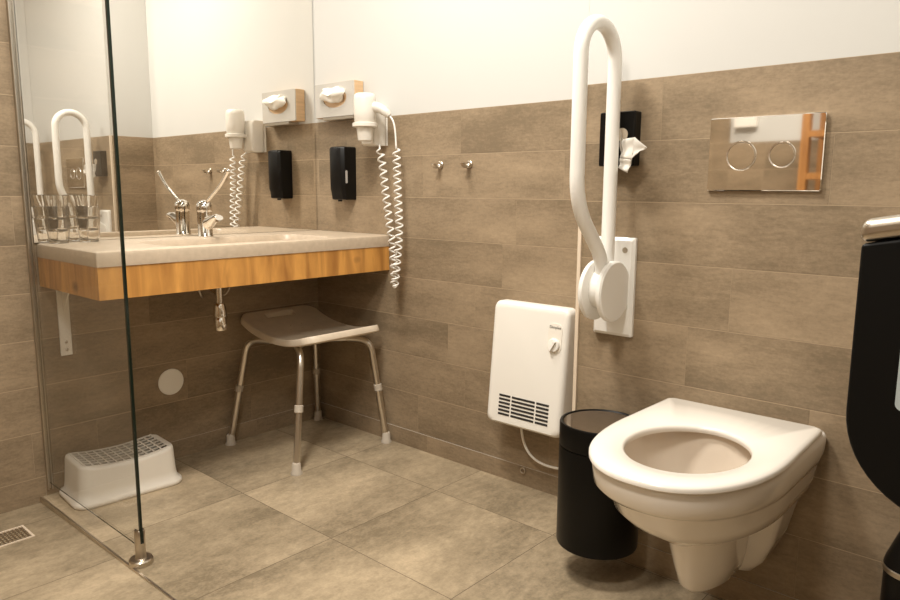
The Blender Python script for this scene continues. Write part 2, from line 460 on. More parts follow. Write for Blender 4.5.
# ------------------------------------------------------------------ washbasin counter
CZ = .826; CX = .452; CY0 = -1.100
t = thing('washbasin_counter', 'beige washbasin counter with knotty oak apron under the mirror', 'washbasin', (.22, -.55, .69))
def R_(x0, x1, y0, y1, r, z): return rrect(x0, x1, y0, y1, r, z, 6, 10)
E_ = 0.0008
rings = [R_(.008, CX, CY0, -.002, .003, .782), R_(.008, CX, CY0, -.002, .003, .814), R_(.008, CX-.003, CY0+.003, -.002, .003, .822), R_(.008, CX-.010, CY0+.010, -.003, .003, CZ)]
bx0, bx1, by0, by1 = .135, .412, -.865, -.235
prof = [(-.004, CZ), (.002, CZ-.001), (.005, CZ-.005), (.009, CZ-.022), (.015, CZ-.05), (.035, CZ-.072), (.075, CZ-.079), (.11, CZ-.08)]
for ins, z in prof:
    # gentle ramp on the short ends
    k = 1+1.8*max(0, ins)/.11
    rings.append(R_(bx0+ins, bx1-ins, by0+ins*k*1.3, by1-ins*k, max(.012, .05-ins*.3), z))
b = new(); loft(b, rings)
obj('worktop', b, M['stone'], t, smooth=35)
b = new(); lathe(b, [(.022, 0), (.024, .002), (.018, .004), (.0, .0045)], (.273, -.55, CZ-.0802), n=24); obj('drain_plug', b, M['chrome'], t, smooth=40)
b = new(); box(b, CX-.024, CX-.002, CY0+.002, -.002, .69, .7815); obj('front_panel', b, M['oak'], t)
b = new(); box(b, .006, CX-.0245, CY0+.002, CY0+.024, .69, .7815); obj('side_panel', b, M['oak'], t)
b = new(); box(b, .006, .04, CY0+.03, -.004, .72, .7815); obj('rear_rail', b, M['oak'], t)
# white bracket under the counter
t2 = thing('support_bracket', 'pale metal wall bracket under the counter end nearest the glass screen', 'bracket', (.02, -1.03, .455))
b = new(); box(b, .0015, .008, -1.052, -1.016, .455, .689); obj('upright', b, M['white_plastic'], t2, bevel=(.002, 2))
b = new(); box(b, .0085, .26, -1.048, -1.020, .68, .6885); obj('arm', b, M['white_plastic'], t2)
b = new(); prism(b, [(.0085, .60), (.0085, .68), (.07, .68)], 'y', -1.036, -1.032); obj('gusset', b, M['white_plastic'], t2)
b = new()
for z in (.475, .50): lathe(b, [(.005, 0), (.005, .0015), (.003, .003)], (.0082, -1.034, z), 'x', 12)
obj('screw_heads', b, M['steel'], t2)

# faucet
fc = (.085, -.566)
t = thing('basin_faucet', 'chrome single lever faucet with long bent lever on the washbasin counter', 'faucet', (*fc, CZ))
b = new(); lathe(b, [(.0275, 0), (.028, .003), (.0255, .006), (.0255, .085), (.026, .09)], (*fc, CZ), n=32); obj('body', b, M['chrome'], t, smooth=45)
b = new()
R = []
for x, z, w, h in ((.095, .874, .019, .026), (.125, .882, .017, .021), (.15, .893, .016, .015), (.172, .899, .016, .011), (.184, .897, .015, .009)):
    R.append([(x-.25*h*sin(a), fc[1]+w*cos(a), z+h*sin(a)) for a in [2*pi*i/20 for i in range(20)]])
loft(b, R); lathe(b, [(.009, 0), (.0095, -.01), (.008, -.0105)], (.174, fc[1], .892), n=16)
obj('spout', b, M['chrome'], t, smooth=50)
b = new(); lathe(b, [(.0265, .09), (.0275, .093), (.0275, .108), (.025, .119), (.018, .127), (.008, .131), (0, .132)], (*fc, CZ), n=32); obj('cap', b, M['chrome'], t, smooth=50)
b = new(); p = smooth_path([(.088, fc[1], .94), (.205, fc[1], 1.012), (.252, fc[1], 1.058)], .05)
tube(b, p, [.0055]*(len(p)-1)+[.0065], 12); lathe(b, [(0, -.009), (.0075, -.005), (.0085, 0), (.0075, .005), (0, .009)], (.252, fc[1], 1.057), n=14)
obj('lever', b, M['chrome'], t, smooth=60)

# drain trap and hoses below the counter
t = thing('drain_trap', 'chrome bottle trap hanging under the washbasin counter', 'drain trap', (.16, -.566, .49))
b = new(); lathe(b, [(.0125, 0), (.0125, .13), (.0125, .1795)], (.16, -.566, .565), n=20); obj('pipe', b, M['chrome'], t, smooth=40)
b = new(); lathe(b, [(.0, 0), (.018, .001), (.0225, .004), (.0235, .012), (.0235, .047), (.0215, .05), (.0215, .053), (.025, .056), (.025, .062), (.0215, .09), (.019, .1), (.0135, .103)], (.16, -.566, .49), n=28)
obj('bottle', b, M['chrome'], t, smooth=35)
for ya, yb in ((-.63, -.585), (-.49, -.545)):
    b = new(); tube(b, bez((.12, ya, .72), (.14, ya-.01, .60), (.14, yb, .58), (.01, yb, .655), 20), .0035, 8); obj('hose', b, M['steel'], t, smooth=60)

# round cover plate on the mirror wall
b = new(); lathe(b, [(.048, .0), (.049, .002), (.047, .005), (.04, .006), (0, .0065)], (.0005, -.684, .295), 'x', 40)
tag(obj('cover_plate', b, M['white_plastic'], smooth=40), 'round white cover plate on the dark wall below the counter', 'cover plate')

# tumblers: two stacks of three
def tumbler():
    t = thing('drinking_glass', '', 'glass', (0, 0, 0), 'stacked tumblers on the counter')
    b = new()
    prof = [(0, .0), (.0265, .0), (.0285, .002), (.036, .0745), (.0355, .0755), (.0342, .0745), (.0268, .008), (.025, .0065), (0, .006)]
    lathe(b, prof, (0, 0, 0), n=36, cap0=False, cap1=False)
    obj('tumbler_wall', b, M['tumbler'], t, smooth=30)
    return t
tg = tumbler()
pos = ('bottom', 'middle', 'top')
for s, (x, y, wh) in enumerate(((.052, -1.048, 'next to the glass screen'), (.05, -.955, 'nearer the faucet'))):
    for k in range(3):
        o = tg if (s == 0 and k == 0) else dup(tg, (0, 0, 0))
        o.location = (x, y, CZ+k*.0365+.0002*k+.0002); o.rotation_euler = (0, 0, .2*k+s)
        o['label'] = f'clear tumbler, {pos[k]} of the stack on the counter {wh}'

# ------------------------------------------------------------------ shower stool with bent seat
t = thing('shower_stool', 'greige plastic shower stool with four aluminium legs under the counter', 'stool', (.24, -.24, 0))
SXC = .236
NX, NY = 64, 52
def zseat(x, y):
    u = (x-SXC)/.2265; v = (y+.2275)/.1775
    return .452+.048*abs(u)**2.2-.014*u + .004*max(0, abs(v)-.8)/.2
b = new(); V = {}
rad = .05
for i in range(NX+1):
    for j in range(NY+1):
        u, v = i/NX*2-1, j/NY*2-1
        x, y = u*.2265, v*.1775
        # rounded corners
        ax, ay = abs(x)-(.2265-rad), abs(y)-(.1775-rad)
        if ax > 0 and ay > 0:
            m = max(ax, ay); l = sqrt(ax*ax+ay*ay); k = m/l
            x = math.copysign(.2265-rad+ax*k, x); y = math.copysign((.1775-rad)+ay*k, y)
        X, Y = SXC+x, -.2275+y
        V[i, j] = b.verts.new((X, Y, zseat(X, Y)))
holes = [(24, 18), (32, 18), (40, 18), (24, 26), (32, 26), (40, 26), (24, 34), (32, 34), (40, 34), (18, 22), (46, 22), (18, 30), (46, 30)]
for i in range(NX):
    for j in range(NY):
        if (3 <= i <= 6 or NX-7 <= i <= NX-4) and 16 <= j <= 35: continue
        if any(hi <= i <= hi and hj <= j <= hj for hi, hj in holes): continue
        b.faces.new((V[i, j], V[i+1, j], V[i+1, j+1], V[i, j+1]))
s_ = obj('seat', b, M['plastic_grey'], t, smooth=180)
md = s_.modifiers.new('thick', 'SOLIDIFY'); md.thickness = .026; md.offset = -1
md = s_.modifiers.new('bev', 'BEVEL'); md.width = .005; md.segments = 2; md.limit_method = 'ANGLE'; md.angle_limit = radians(50)
feet = [(.022, -.462), (.458, -.468), (.455, -.03), (.025, -.035)]
for fx_, fy_ in feet:
    tx, ty = SXC+(fx_-.24)*.40, -.2275+(fy_+.24)*.55
    kx, ky = SXC+(fx_-.24)*.80, -.2275+(fy_+.24)*.76
    b = new(); zt = zseat(SXC, -.2275)-.034
    p = smooth_path([(tx, ty, zt+.0), (kx, ky, zt-.002), (fx_, fy_, .016)], .05)
    tube(b, p, .0122, 14); lg = obj('leg', b, M['alu'], t, smooth=60)
    b = new(); lathe(b, [(.021, 0), (.021, .006), (.017, .012), (.0155, .038), (.013, .042)], (fx_, fy_, 0), n=20); obj('rubber_foot', b, M['rubber_grey'], lg, smooth=40)
    d = (Vector((fx_, fy_, .016))-Vector((kx, ky, zt-.002))); c = Vector((kx, ky, zt))+d*.48
    b = new(); tube(b, [c-d.normalized()*.013, c-d.normalized()*.012, c+d.normalized()*.012, c+d.normalized()*.013], [.014, .016, .016, .014], 16); obj('collar', b, M['rubber_grey'], lg, smooth=50)
b = new()
for (a, c) in ((0, 2), (1, 3)):
    pa = [(SXC+(feet[k][0]-.24)*.42, -.2275+(feet[k][1]+.24)*.57, zseat(SXC, -.2275)-.036) for k in (a, c)]
    tube(b, pa, .0095, 12)
obj('cross_tube', b, M['alu'], t, smooth=60)

# ------------------------------------------------------------------ step stool
ang = radians(-4); cxs, cys = .118, -.932
def rs(p):
    x, y = p[0], p[1]
    return (cxs+x*cos(ang)-y*sin(ang), cys+x*sin(ang)+y*cos(ang), p[2])
t = thing('step_stool', 'low white plastic step stool with perforated curved top behind the glass screen', 'step stool', (cxs, cys, 0))
def ztop(y): return .119+.019*(y/.16)**2
def rr(hx, hy, r, zf): return [rs((x, y, zf(y))) for x, y, z in rrect(-hx, hx, -hy, hy, r, 0, 6, 10)]
b = new()
rings = [rr(.108, .172, .045, lambda y: 0.001), rr(.111, .175, .047, lambda y: .006), rr(.109, .173, .047, lambda y: .016), rr(.101, .161, .042, lambda y: .024),
         rr(.099, .157, .04, lambda y: .05), rr(.096, .152, .038, lambda y: ztop(y)-.012), rr(.093, .149, .036, lambda y: ztop(y)-.003), rr(.087, .143, .032, lambda y: ztop(y)), rr(.079, .134, .024, lambda y: ztop(y)-.002)]
loft(b, rings, False, False); obj('body', b, M['cream_plastic'], t, smooth=60)
b = new(); nu, nv = 25, 45; V = {}
for i in range(nu+1):
    for j in range(nv+1):
        x, y = (i/nu*2-1)*.081, (j/nv*2-1)*.136
        V[i, j] = b.verts.new(rs((x, y, ztop(y)-.002)))
for i in range(nu):
    for j in range(nv):
        if 1 <= i < nu-1 and 1 <= j < nv-1 and (i % 4 != 0) and (j % 4 != 0): continue
        b.faces.new((V[i, j], V[i+1, j], V[i+1, j+1], V[i, j+1]))
s_ = obj('tread', b, M['cream_plastic'], t)
md = s_.modifiers.new('thick', 'SOLIDIFY'); md.thickness = .003; md.offset = -1

# ------------------------------------------------------------------ things on the back wall
# tissue box
t = thing('tissue_box', 'birch and metal tissue box on the back wall beside the mirror', 'tissue box', (.19, -.025, 1.27))
b = new(); box(b, .072, .311, -.046, -.001, 1.281, 1.412); obj('wooden_case', b, M['box_wood'], t, bevel=(.002, 2))
b = new()
outer = rrect(.073, .310, 1.282, 1.411, .003, 0, 6, 8)
n_ = len(outer); hole = []
oc = (.196, 1.352)
for x, z, _ in outer:
    a = math.atan2((z-oc[1])/.0645, (x-oc[0])/.1185); hole.append((oc[0]+.072*cos(a), oc[1]+.036*sin(a)))
rings = [[(x, -.046, z) for x, z, _ in outer], [(x, -.051, z) for x, z, _ in outer], [(x, -.051, z) for x, z in hole], [(x, -.047, z) for x, z in hole]]
loft(b, rings, False, False)
obj('front_plate', b, M['box_front'], t)
b = new(); prism(b, [(x, z) for x, z in hole], 'y', -.0475, -.0465); obj('opening', b, M['box_wood'], t)
b = new(); box(b, .12, .305, -.05, -.001, 1.27, 1.2805); obj('bracket', b, M['steel'], t)
# tissue
b = new(); rnd = random.Random(3)
nu, nv = 26, 18; V = []
for j in range(nv):
    v = j/(nv-1)*pi
    ring = []
    for i in range(nu):
        a = 2*pi*i/nu
        k = 1+.2*sin(3*a+2*v)*sin(v)+.12*sin(5*a-v*3)+rnd.uniform(-.05, .05)
        # two lobes, pulled up at the ends
        x = .068*cos(a)*sin(v)*k; z = .029*sin(a)*sin(v)*k+.02*abs(cos(a))**1.5*sin(v)
        ring.append((oc[0]+.002+x, -.0535-.02*cos(v)*1.0-.012*abs(cos(a)), oc[1]+.006+z))
    V.append(ring)
loft(b, V)
tag(obj('paper_tissue', b, M['paper'], smooth=60), 'crumpled white tissue sticking out of the tissue box opening', 'tissue')

# soap dispenser
t = thing('soap_dispenser', 'black wall soap dispenser with grey level window below the tissue box', 'soap dispenser', (.213, -.036, .953))
b = new()
def sd(z, f, dx=0): return [(x, y, z) for x, y in ((.174+dx, -.001), (.261-dx, -.001), (.261-dx, -.060*f), (.250-dx, -.071*f), (.230, -.076*f), (.203, -.076*f), (.184+dx, -.071*f), (.174+dx, -.060*f))]
loft(b, [sd(.957, .8, .004), sd(.96, .86, .001), sd(.985, .9), sd(1.0, .97), (sd(1.155, 1.0)), sd(1.161, .97, .001), sd(1.164, .92, .004)])
obj('housing', b, M['black'], t, smooth=28)
b = new(); prism(b, [(y, z) for y, z, _ in rrect(-.056, -.046, 1.022, 1.072, .0045, 0)], 'x', .2605, .2618); obj('level_window', b, M['window_grey'], t)
b = new(); lathe(b, [(.009, 0), (.009, .006), (.006, .007)], (.213, -.045, .9505), n=14); obj('nozzle', b, M['black_matt'], t)

# hair dryer on its holder
t = thing('hair_dryer', 'white wall hair dryer in its holder with a long coiled cord', 'hair dryer', (.42, -.06, 1.16))
b = new()
loft(b, [rrect(.362, .446, -.004, -.0005, .0015, z, 4, 3) for z in (1.163, 1.305)])
loft(b, [rrect(.368, .445, -.074+d, -.004, .012, z, 5, 3) for z, d in ((1.162, .012), (1.168, .004), (1.22, 0), (1.285, .0), (1.30, .012))])
obj('wall_holder', b, M['dryer_white'], t, smooth=40)
bc = (.438, -.108)
b = new(); lathe(b, [(.0425, 0), (.0465, .002), (.0465, .014), (.0425, .016)], (*bc, 1.224), n=36); obj('holder_ring', b, M['dryer_white'], t, smooth=45)
b = new(); lathe(b, [(0, 0), (.022, .0), (.0265, .003), (.0295, .03), (.032, .05)], (*bc, 1.174), n=32); obj('nozzle', b, M['dryer_white'], t, smooth=45)
b = new(); lathe(b, [(.034, 0), (.0395, .01), (.041, .04), (.041, .088), (.038, .103), (.032, .108), (.0, .109)], (*bc, 1.236), n=36); obj('barrel', b, M['dryer_white'], t, smooth=45)
b = new(); hp = bez((bc[0]+.02, bc[1]+.01, 1.295), (bc[0]+.05, bc[1]+.02, 1.298), (bc[0]+.07, bc[1]+.03, 1.285), (.524, -.068, 1.262), 12)
tube(b, hp, [.022, .021, .02, .019, .0185, .018, .0175, .017, .0165, .016, .015, .013, .010], 18); obj('handle', b, M['dryer_white'], t, smooth=60)
def coil(center, turns, n_per=14):
    r0 = amp
    """helix around a polyline with optional straight lead; center(t)->Vector for t in 0..1, r0(t)"""
    out = []; N = int(turns*n_per)
    for i in range(N+1):
        s = i/N; c = center(s); d = (center(min(1, s+.004))-center(max(0, s-.004))).normalized()
        u = d.cross(Vector((0, 1, 0))); u = u.normalized() if u.length > 1e-4 else Vector((1, 0, 0)); w = d.cross(u)
        a = 2*pi*turns*s; out.append(c+r0(s)*(cos(a)*u+sin(a)*w))
    return out
def polyc(pts):
    pts = [Vector(p) for p in pts]; L = [0]
    for a, c in zip(pts, pts[1:]): L.append(L[-1]+(c-a).length)
    def f(s):
        d = s*L[-1]
        for k in range(len(pts)-1):
            if d <= L[k+1] or k == len(pts)-2: return pts[k].lerp(pts[k+1], (d-L[k])/(L[k+1]-L[k]))
    return f
amp = lambda s: .0125 if .02 < s < .985 else .0125*min(1, max(0, min(s/.02, (1-s)/.015)))
b = new()
Pa = [(.462, -.058, 1.15), (.478, -.06, 1.09), (.497, -.062, .98), (.52, -.066, .87), (.535, -.066, .8), (.542, -.066, .72), (.545, -.066, .635)]
Pb = [(.545, -.066, .635), (.556, -.064, .72), (.563, -.062, .80), (.566, -.06, .87), (.556, -.058, 1.0), (.55, -.058, 1.15)]
pts = [Vector((.435, -.03, 1.166)), Vector((.437, -.035, 1.165)), Vector((.452, -.05, 1.16))]+coil(polyc(Pa), 17)
tube(b, pts, .0034, 7)
pts2 = coil(polyc(Pb), 19)
lead = bez((.55, -.058, 1.15), (.545, -.058, 1.19), (.555, -.062, 1.258), (.515, -.07, 1.266), 14)[1:]
tube(b, pts2+lead, .0034, 7)
obj('coiled_cord', b, M['rail_white'], t, smooth=60)

# hooks
def hook(x, lab):
    t = thing('wall_hook', lab, 'hook', (x, -.02, 1.07), 'chrome wall hooks on the back wall')
    b = new(); lathe(b, [(.013, 0), (.013, -.004), (.011, -.006), (.009, -.0065), (.007, -.012)], (x, -.0005, 1.086), 'y', 20); obj('wall_stud', b, M['steel'], t, smooth=40)
    b = new(); p = bez((x, -.010, 1.088), (x, -.016, 1.072), (x, -.03, 1.07), (x, -.038, 1.09), 12)
    R = []
    for i, q in enumerate(p):
        d = (p[min(i+1, 12)]-p[max(i-1, 0)]).normalized(); nrm = Vector((0, -d.z, d.y)); w = .008+.006*(i/12)
        R.append([q+Vector((w, 0, 0))*cos(a)+nrm*.003*sin(a) for a in [2*pi*k/12 for k in range(12)]])
    loft(b, R); obj('hook_tongue', b, M['steel'], t, smooth=50)
    return t
hook(.717, 'small chrome wall hook on the back wall, nearer the hair dryer cord')
hook(.852, 'small chrome wall hook on the back wall, nearer the grab rail')

# heater
t = thing('wall_heater', 'white electric fan heater on the back wall above a looped cable', 'heater', (1.16, -.035, .25))
hx0, hx1, hz0, hz1 = 1.02, 1.312, .236, .640
def wedge(bm):
    for v in bm.verts:
        v.co.y *= 1+.62*max(0, (hz1-v.co.z)/(hz1-hz0))
    return bm
b = new()
def hr(y, ins, r): return [(x, y, z) for x, z, _ in rrect(hx0+ins, hx1-ins, hz0+ins, hz1-ins, r, 0, 6, 6)]
loft(b, [hr(-.0005, .012, .012), hr(-.02, .012, .012), hr(-.022, .001, .02), hr(-.055, .0, .022), hr(-.062, .003, .022), hr(-.066, .01, .02), hr(-.0665, .02, .016)])
obj('housing', wedge(b), M['white_plastic'], t, smooth=38)
b = new()
for c0, c1 in ((1.072, 1.117), (1.123, 1.213), (1.219, 1.266)):
    for k in range(6):
        z = .27+k*.0122; box(b, c0, c1, -.0672, -.06, z, z+.0066)
obj('grille_slot_shade', wedge(b), M['dark_slot'], t)  # dark boxes on the face stand in for the shade inside open slots
b = new(); prism(b, [(x, z) for x, z, _ in rrect(1.242, 1.292, .502, .592, .018, 0)], 'y', -.0682, -.062); obj('control_panel', wedge(b), M['cream_plastic'], t)
b = new(); lathe(b, [(.0205, -.0675), (.0205, -.0725), (.0185, -.0745), (0, -.0748)], (1.267, 0, .526), 'y', 28); kn = obj('control_knob', wedge(b), M['white_plastic'], t, smooth=40)
b = new(); p = [(-.004, -.016), (.004, -.016), (.004, .016), (-.004, .016)]; ca, sa = cos(-.5), sin(-.5)
prism(b, [(1.267+x*ca-z*sa, .526+x*sa+z*ca) for x, z in p], 'y', -.0815, -.0742); obj('pointer', wedge(b), M['white_plastic'], kn)
# maker's lettering
tcu = bpy.data.curves.new('lettering', 'FONT'); tcu.body = 'Dimplex'; tcu.size = .0125; tcu.align_x = 'CENTER'; tcu.extrude = .0001
to = bpy.data.objects.new('lettering_curve', tcu); COL.objects.link(to)
dg = bpy.context.evaluated_depsgraph_get(); me = bpy.data.meshes.new_from_object(to.evaluated_get(dg)); bpy.data.objects.remove(to)
me.materials.clear(); me.materials.append(M['dark_slot'])
lo = bpy.data.objects.new('lettering', me); COL.objects.link(lo); lo.parent = t
lo.rotation_euler = (pi/2-.103, 0, 0); lo.location = Vector((1.267, -.0755, .577))-ORG[t.name]
b = new(); tube(b, bez((1.112, -.03, .244), (1.115, -.03, .12), (1.17, -.03, .09), (1.29, -.012, .108), 20), .0042, 10); obj('cable', b, M['white_plastic'], t, smooth=60)
# small ring on the skirting below the heater
b = new(); pts = [(1.108+.009*cos(a), -.0085, .053+.009*sin(a)) for a in [2*pi*i/24 for i in range(24)]]
pts += pts[:1]; tube(b, pts, .0022, 8); lathe(b, [(.003, 0), (.003, -.006)], (1.108, -.0028, .063), 'y', 8)
tag(obj('wall_ring', b, M['steel'], smooth=60), 'tiny metal ring eyelet at the skirting below the heater', 'ring')

# ------------------------------------------------------------------ grab rails
def grab_rail(x, lab):
    t = thing('grab_rail', lab, 'grab rail', (x, -DW-.06, .62), 'folded up grab rails beside the toilet')
    y0 = -DW
    b = new(); R = [[(a, yy, c) for a, c, _ in rrect(x-.056+i, x+.056-i, .622+i, .88-i, .004, 0, 3, 3)] for yy, i in ((y0-.0005, 0), (y0-.009, 0), (y0-.0165, .008))]
    loft(b, R); pl = obj('wall_plate', b, M['rail_white'], t, smooth=30)
    b = new()
    lathe(b, [(.0075, 0), (.0075, -.0012)], (x+.031, y0-.0167, .848), 'y', 16)
    obj('screw_cap', b, M['steel'], pl)
    yc, zc = -.308, .748; x += .011
    for s in (-1, 1):
        b = new(); pr = [(.0, .018), (.074, .018), (.077, .020), (.077, .029), (.073, .033), (.0, .034)]
        lathe(b, [(r, s*h) for r, h in pr], (x, yc, zc), 'x', 44); obj('side_disc', b, M['rail_white'], t, smooth=35)
    b = new(); lathe(b, [(.05, -.018), (.05, .018)], (x, yc, zc+.005), 'x', 32); box(b, x-.0178, x+.0178, y0-.02, yc, .70, .79); obj('hinge_block', b, M['rail_white'], t, smooth=40)
    b = new()
    ya, yb, zt = -.299, -.455, 1.307; rr_ = (ya-yb)/2
    path = smooth_path([(x, ya, zc+.03), (x, ya, zt)], .01)
    path = [Vector((x, ya, zc+.02)), Vector((x, ya, 1.0)), Vector((x, ya, zt))]
    path += [Vector((x, (ya+yb)/2+rr_*cos(a), zt+rr_*sin(a))) for a in [pi*i/20 for i in range(1, 20)]]
    path += smooth_path([(x, yb, zt), (x, yb, .965), (x, -.33, .835), (x, -.318, .76)], .07, 10)
    tube(b, path, .0172, 20); obj('rail_tube', b, M['rail_white'], t, smooth=60)
    return t
grab_rail(1.550, 'white folded up grab rail with round hinge between heater and toilet')
grab_rail(2.285, 'white folded up grab rail on the far side of the toilet, seen in the mirror')

# black hygiene bag dispenser
t = thing('bag_dispenser', 'black flat hygiene bag dispenser on the wall behind the grab rail', 'bag dispenser', (1.553, -DW-.017, 1.06))
b = new(); loft(b, [[(x, y, z) for x, z, _ in rrect(1.502+i, 1.601-i, 1.060+i, 1.194-i, .004, 0, 4, 3)] for y, i in ((-DW-.0005, 0), (-DW-.028, 0), (-DW-.031, .002))])
obj('case', b, M['black'], t, smooth=30)
b = new(); lathe(b, [(.016, 0), (.016, -.002)], (1.567, -DW-.0312, 1.137), 'y', 24); obj('opening', b, M['plastic_grey'], t)
# bag sticking out
b = new()
def sheet(P, nu=8, nv=8, amp=.003):
    V = [[None]*(nv+1) for _ in range(nu+1)]
    for i in range(nu+1):
        for j in range(nv+1):
            u, v = i/nu, j/nv
            p = (Vector(P[0])*(1-u)*(1-v)+Vector(P[1])*u*(1-v)+Vector(P[2])*u*v+Vector(P[3])*(1-u)*v)
            p += Vector((0, -amp*sin(u*pi*2.3+v*2)-amp*.7*sin(v*pi*1.7), 0)); V[i][j] = b.verts.new(p)
    for i in range(nu):
        for j in range(nv): b.faces.new((V[i][j], V[i+1][j], V[i+1][j+1], V[i][j+1]))
yb_ = -DW-.033
def pts_(*k): return [BP[c] for c in k]
BP = {'a': (1.571, -0.262, 1.124), 'b': (1.618, -0.29, 1.127), 'c': (1.652, -0.29, 1.101), 'd': (1.633, -0.3, 1.09), 'e': (1.617, -0.3, 1.072), 'f': (1.602, -0.29, 1.042), 'g': (1.567, -0.27, 1.055), 'h': (1.569, -0.265, 1.082)}
sheet(pts_('a', 'h', 'e', 'b'), amp=.004)
sheet(pts_('h', 'g', 'f', 'e'), amp=.003)
sheet(pts_('b', 'e', 'd', 'c'), amp=.003)
sheet([(1.563, yb_-.001, 1.155), (1.566, yb_-.001, 1.125), BP['h'], BP['a']], amp=.003)
o = obj('hygiene_bag', b, M['bag'], smooth=50); md = o.modifiers.new('thick', 'SOLIDIFY'); md.thickness = .0012
tag(o, 'white folded paper hygiene bag hanging out of the black dispenser', 'bag')

# flush plate
t = thing('flush_plate', 'mirror polished dual flush plate with two round buttons above the toilet', 'flush plate', (1.904, -DW-.005, 1.0))
b = new(); R = [[(x, y, z) for x, z, _ in rrect(1.781+i, 2.027-i, 1.0+i, 1.164-i, .003, 0, 3, 6)] for y, i in ((-DW-.0005, 0), (-DW-.009, 0), (-DW-.0105, .0015))]
loft(b, R); obj('plate', b, M['chrome'], t, smooth=25)
for cx_, r in ((1.856, .034), (1.944, .029)):
    b = new(); lathe(b, [(r-.0038, 0), (r-.003, -.002), (r-.001, -.0022), (r, -.0005), (r, 0)], (cx_, -DW-.0106, 1.078), 'y', 48, cap0=False, cap1=False)
    bt = obj('button_ring', b, M['ring'], t, smooth=60)
    b = new(); lathe(b, [(r-.004, 0), (r-.0045, -.0012), (0, -.0012)], (cx_, -DW-.0106, 1.078), 'y', 48); obj('button', b, M['chrome'], bt, smooth=25)

# ------------------------------------------------------------------ toilet
TX = 1.905
t = thing('toilet', 'white wall hung toilet with the seat down below the flush plate', 'toilet', (TX, -.5, .12))
def D(w, yb, yf, z, fl=.29, e=2.25, r=.03, wb=None, n1=10, nf=40, nb=10):
    """D outline, flat at the back (yb), round at the front (yf)"""
    wb = wb or w; L = min(fl, (yb-yf)*.85); yc = yf+L; P = []
    r = min(r, w*.9)
    for i in range(n1):
        s = i/n1; P.append((w*s+wb*(1-s) if 0 else wb+(w-wb)*s, (yb-r)+(yc-(yb-r))*s))
    for i in range(nf+1):
        a = pi*i/nf; c, s = cos(a), sin(a)
        P.append((w*math.copysign(abs(c)**(2/e), c), yc-L*abs(s)**(2/e)))
    for i in range(1, n1+1):
        s = i/n1; P.append((-(w+(wb-w)*s), yc+((yb-r)-yc)*s))
    for i in range(1, 6):
        a = pi/2*i/5; P.append((-(wb-r)-r*cos(a), yb-r+r*sin(a)))
    for i in range(1, nb): P.append((-(wb-r)+2*(wb-r)*i/nb, yb))
    for i in range(0, 5):
        a = pi/2*(1-i/5); P.append((wb-r+r*cos(a), yb-r+r*sin(a)))
    return [(TX+x, y, z) for x, y in P]
YB = -DW-.0005
inn = [(.118, -.425, -.715, .452), (.113, -.43, -.71, .42), (.10, -.44, -.69, .37), (.075, -.46, -.65, .315), (.045, -.48, -.60, .285)]
b = new()
rings = [D(.06, YB, -.53, .290, r=.01), D(.104, YB, -.59, .294, r=.02), D(.132, YB, -.64, .308, r=.02), D(.151, YB, -.685, .332, r=.02), D(.161, YB, -.719, .362, r=.02), D(.166, YB, -.735, .394, r=.02), D(.168, YB, -.742, .402, r=.02),
         D(.1705, YB, -.746, .404, r=.02), D(.1725, YB, -.765, .41, r=.02), D(.177, YB, -.782, .425, r=.022), D(.179, YB, -.786, .452, r=.024), D(.178, YB, -.785, .462, r=.024), D(.173, YB, -.78, .468, r=.022), D(.165, YB-.006, -.772, .469, r=.02)]
rings += [D(.122, -.415, -.722, .469, r=.08, fl=.17), D(.118, -.42, -.717, .464, r=.08, fl=.17)]
loft(b, rings, True, False)
obj('bowl', b, M['ceramic'], t, smooth=75)
b = new()
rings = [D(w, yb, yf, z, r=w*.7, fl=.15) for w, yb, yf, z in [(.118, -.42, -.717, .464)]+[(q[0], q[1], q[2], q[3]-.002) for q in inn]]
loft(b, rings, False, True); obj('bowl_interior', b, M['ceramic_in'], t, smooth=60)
b = new(); loft(b, [D(.098, -.443, -.688, .365, r=.06, fl=.12), D(.099, -.442, -.689, .367, r=.06, fl=.12)]); obj('water', b, M['water'], t)
# trap nose
b = new()
def nose(w, yf, z, yb=-.33): return D(w, yb, yf, z, fl=.11, e=2.0, r=.02)
loft(b, [nose(.014, -.475, .13), nose(.038, -.50, .135), nose(.052, -.52, .152), nose(.061, -.532, .19), nose(.067, -.545, .23), nose(.072, -.557, .27), nose(.075, -.57, .315)])
obj('trap_outlet', b, M['ceramic'], t, smooth=60)
# rear flanks towards the wall
b = new()
def fl(w, yf, z): return D(w, YB, yf, z, fl=.04, e=3, r=.004)
loft(b, [fl(.042, -.31, .122), fl(.068, -.338, .134), fl(.09, -.352, .165), fl(.112, -.364, .22), fl(.128, -.374, .29), fl(.138, -.38, .34), fl(.15, -.40, .385)])
obj('wall_flank', b, M['ceramic'], t, smooth=60)
# seat
b = new()
def ring_o(ins, z): return D(.181-ins, -.268-ins*.6, -.797+ins, z, r=.012, fl=.29, e=2.25, wb=.176-ins)
hc = (TX+.006, -.578); orr = ring_o(.012, 0)
def ring_h(w, l, z):
    out = []
    for x, y, _ in orr:
        a = math.atan2((y+.535)/.25, (x-TX)/.17)
        out.append((hc[0]+w*cos(a), hc[1]+l*sin(a)*(1.0), z))
    return out
z0 = .4695
loft(b, [ring_o(.004, z0), ring_o(.0, z0+.003), ring_o(0, z0+.009), ring_o(.003, z0+.013), ring_o(.010, z0+.0155), ring_h(.120, .151, z0+.015), ring_h(.1155, .1455, z0+.0115), ring_h(.1145, .1445, z0+.006), ring_h(.116, .146, z0), ring_o(.004, z0)], False, False)
bmesh.ops.remove_doubles(b, verts=b.verts, dist=1e-6)
obj('seat_ring', b, M['seat'], t, smooth=50)
b = new()
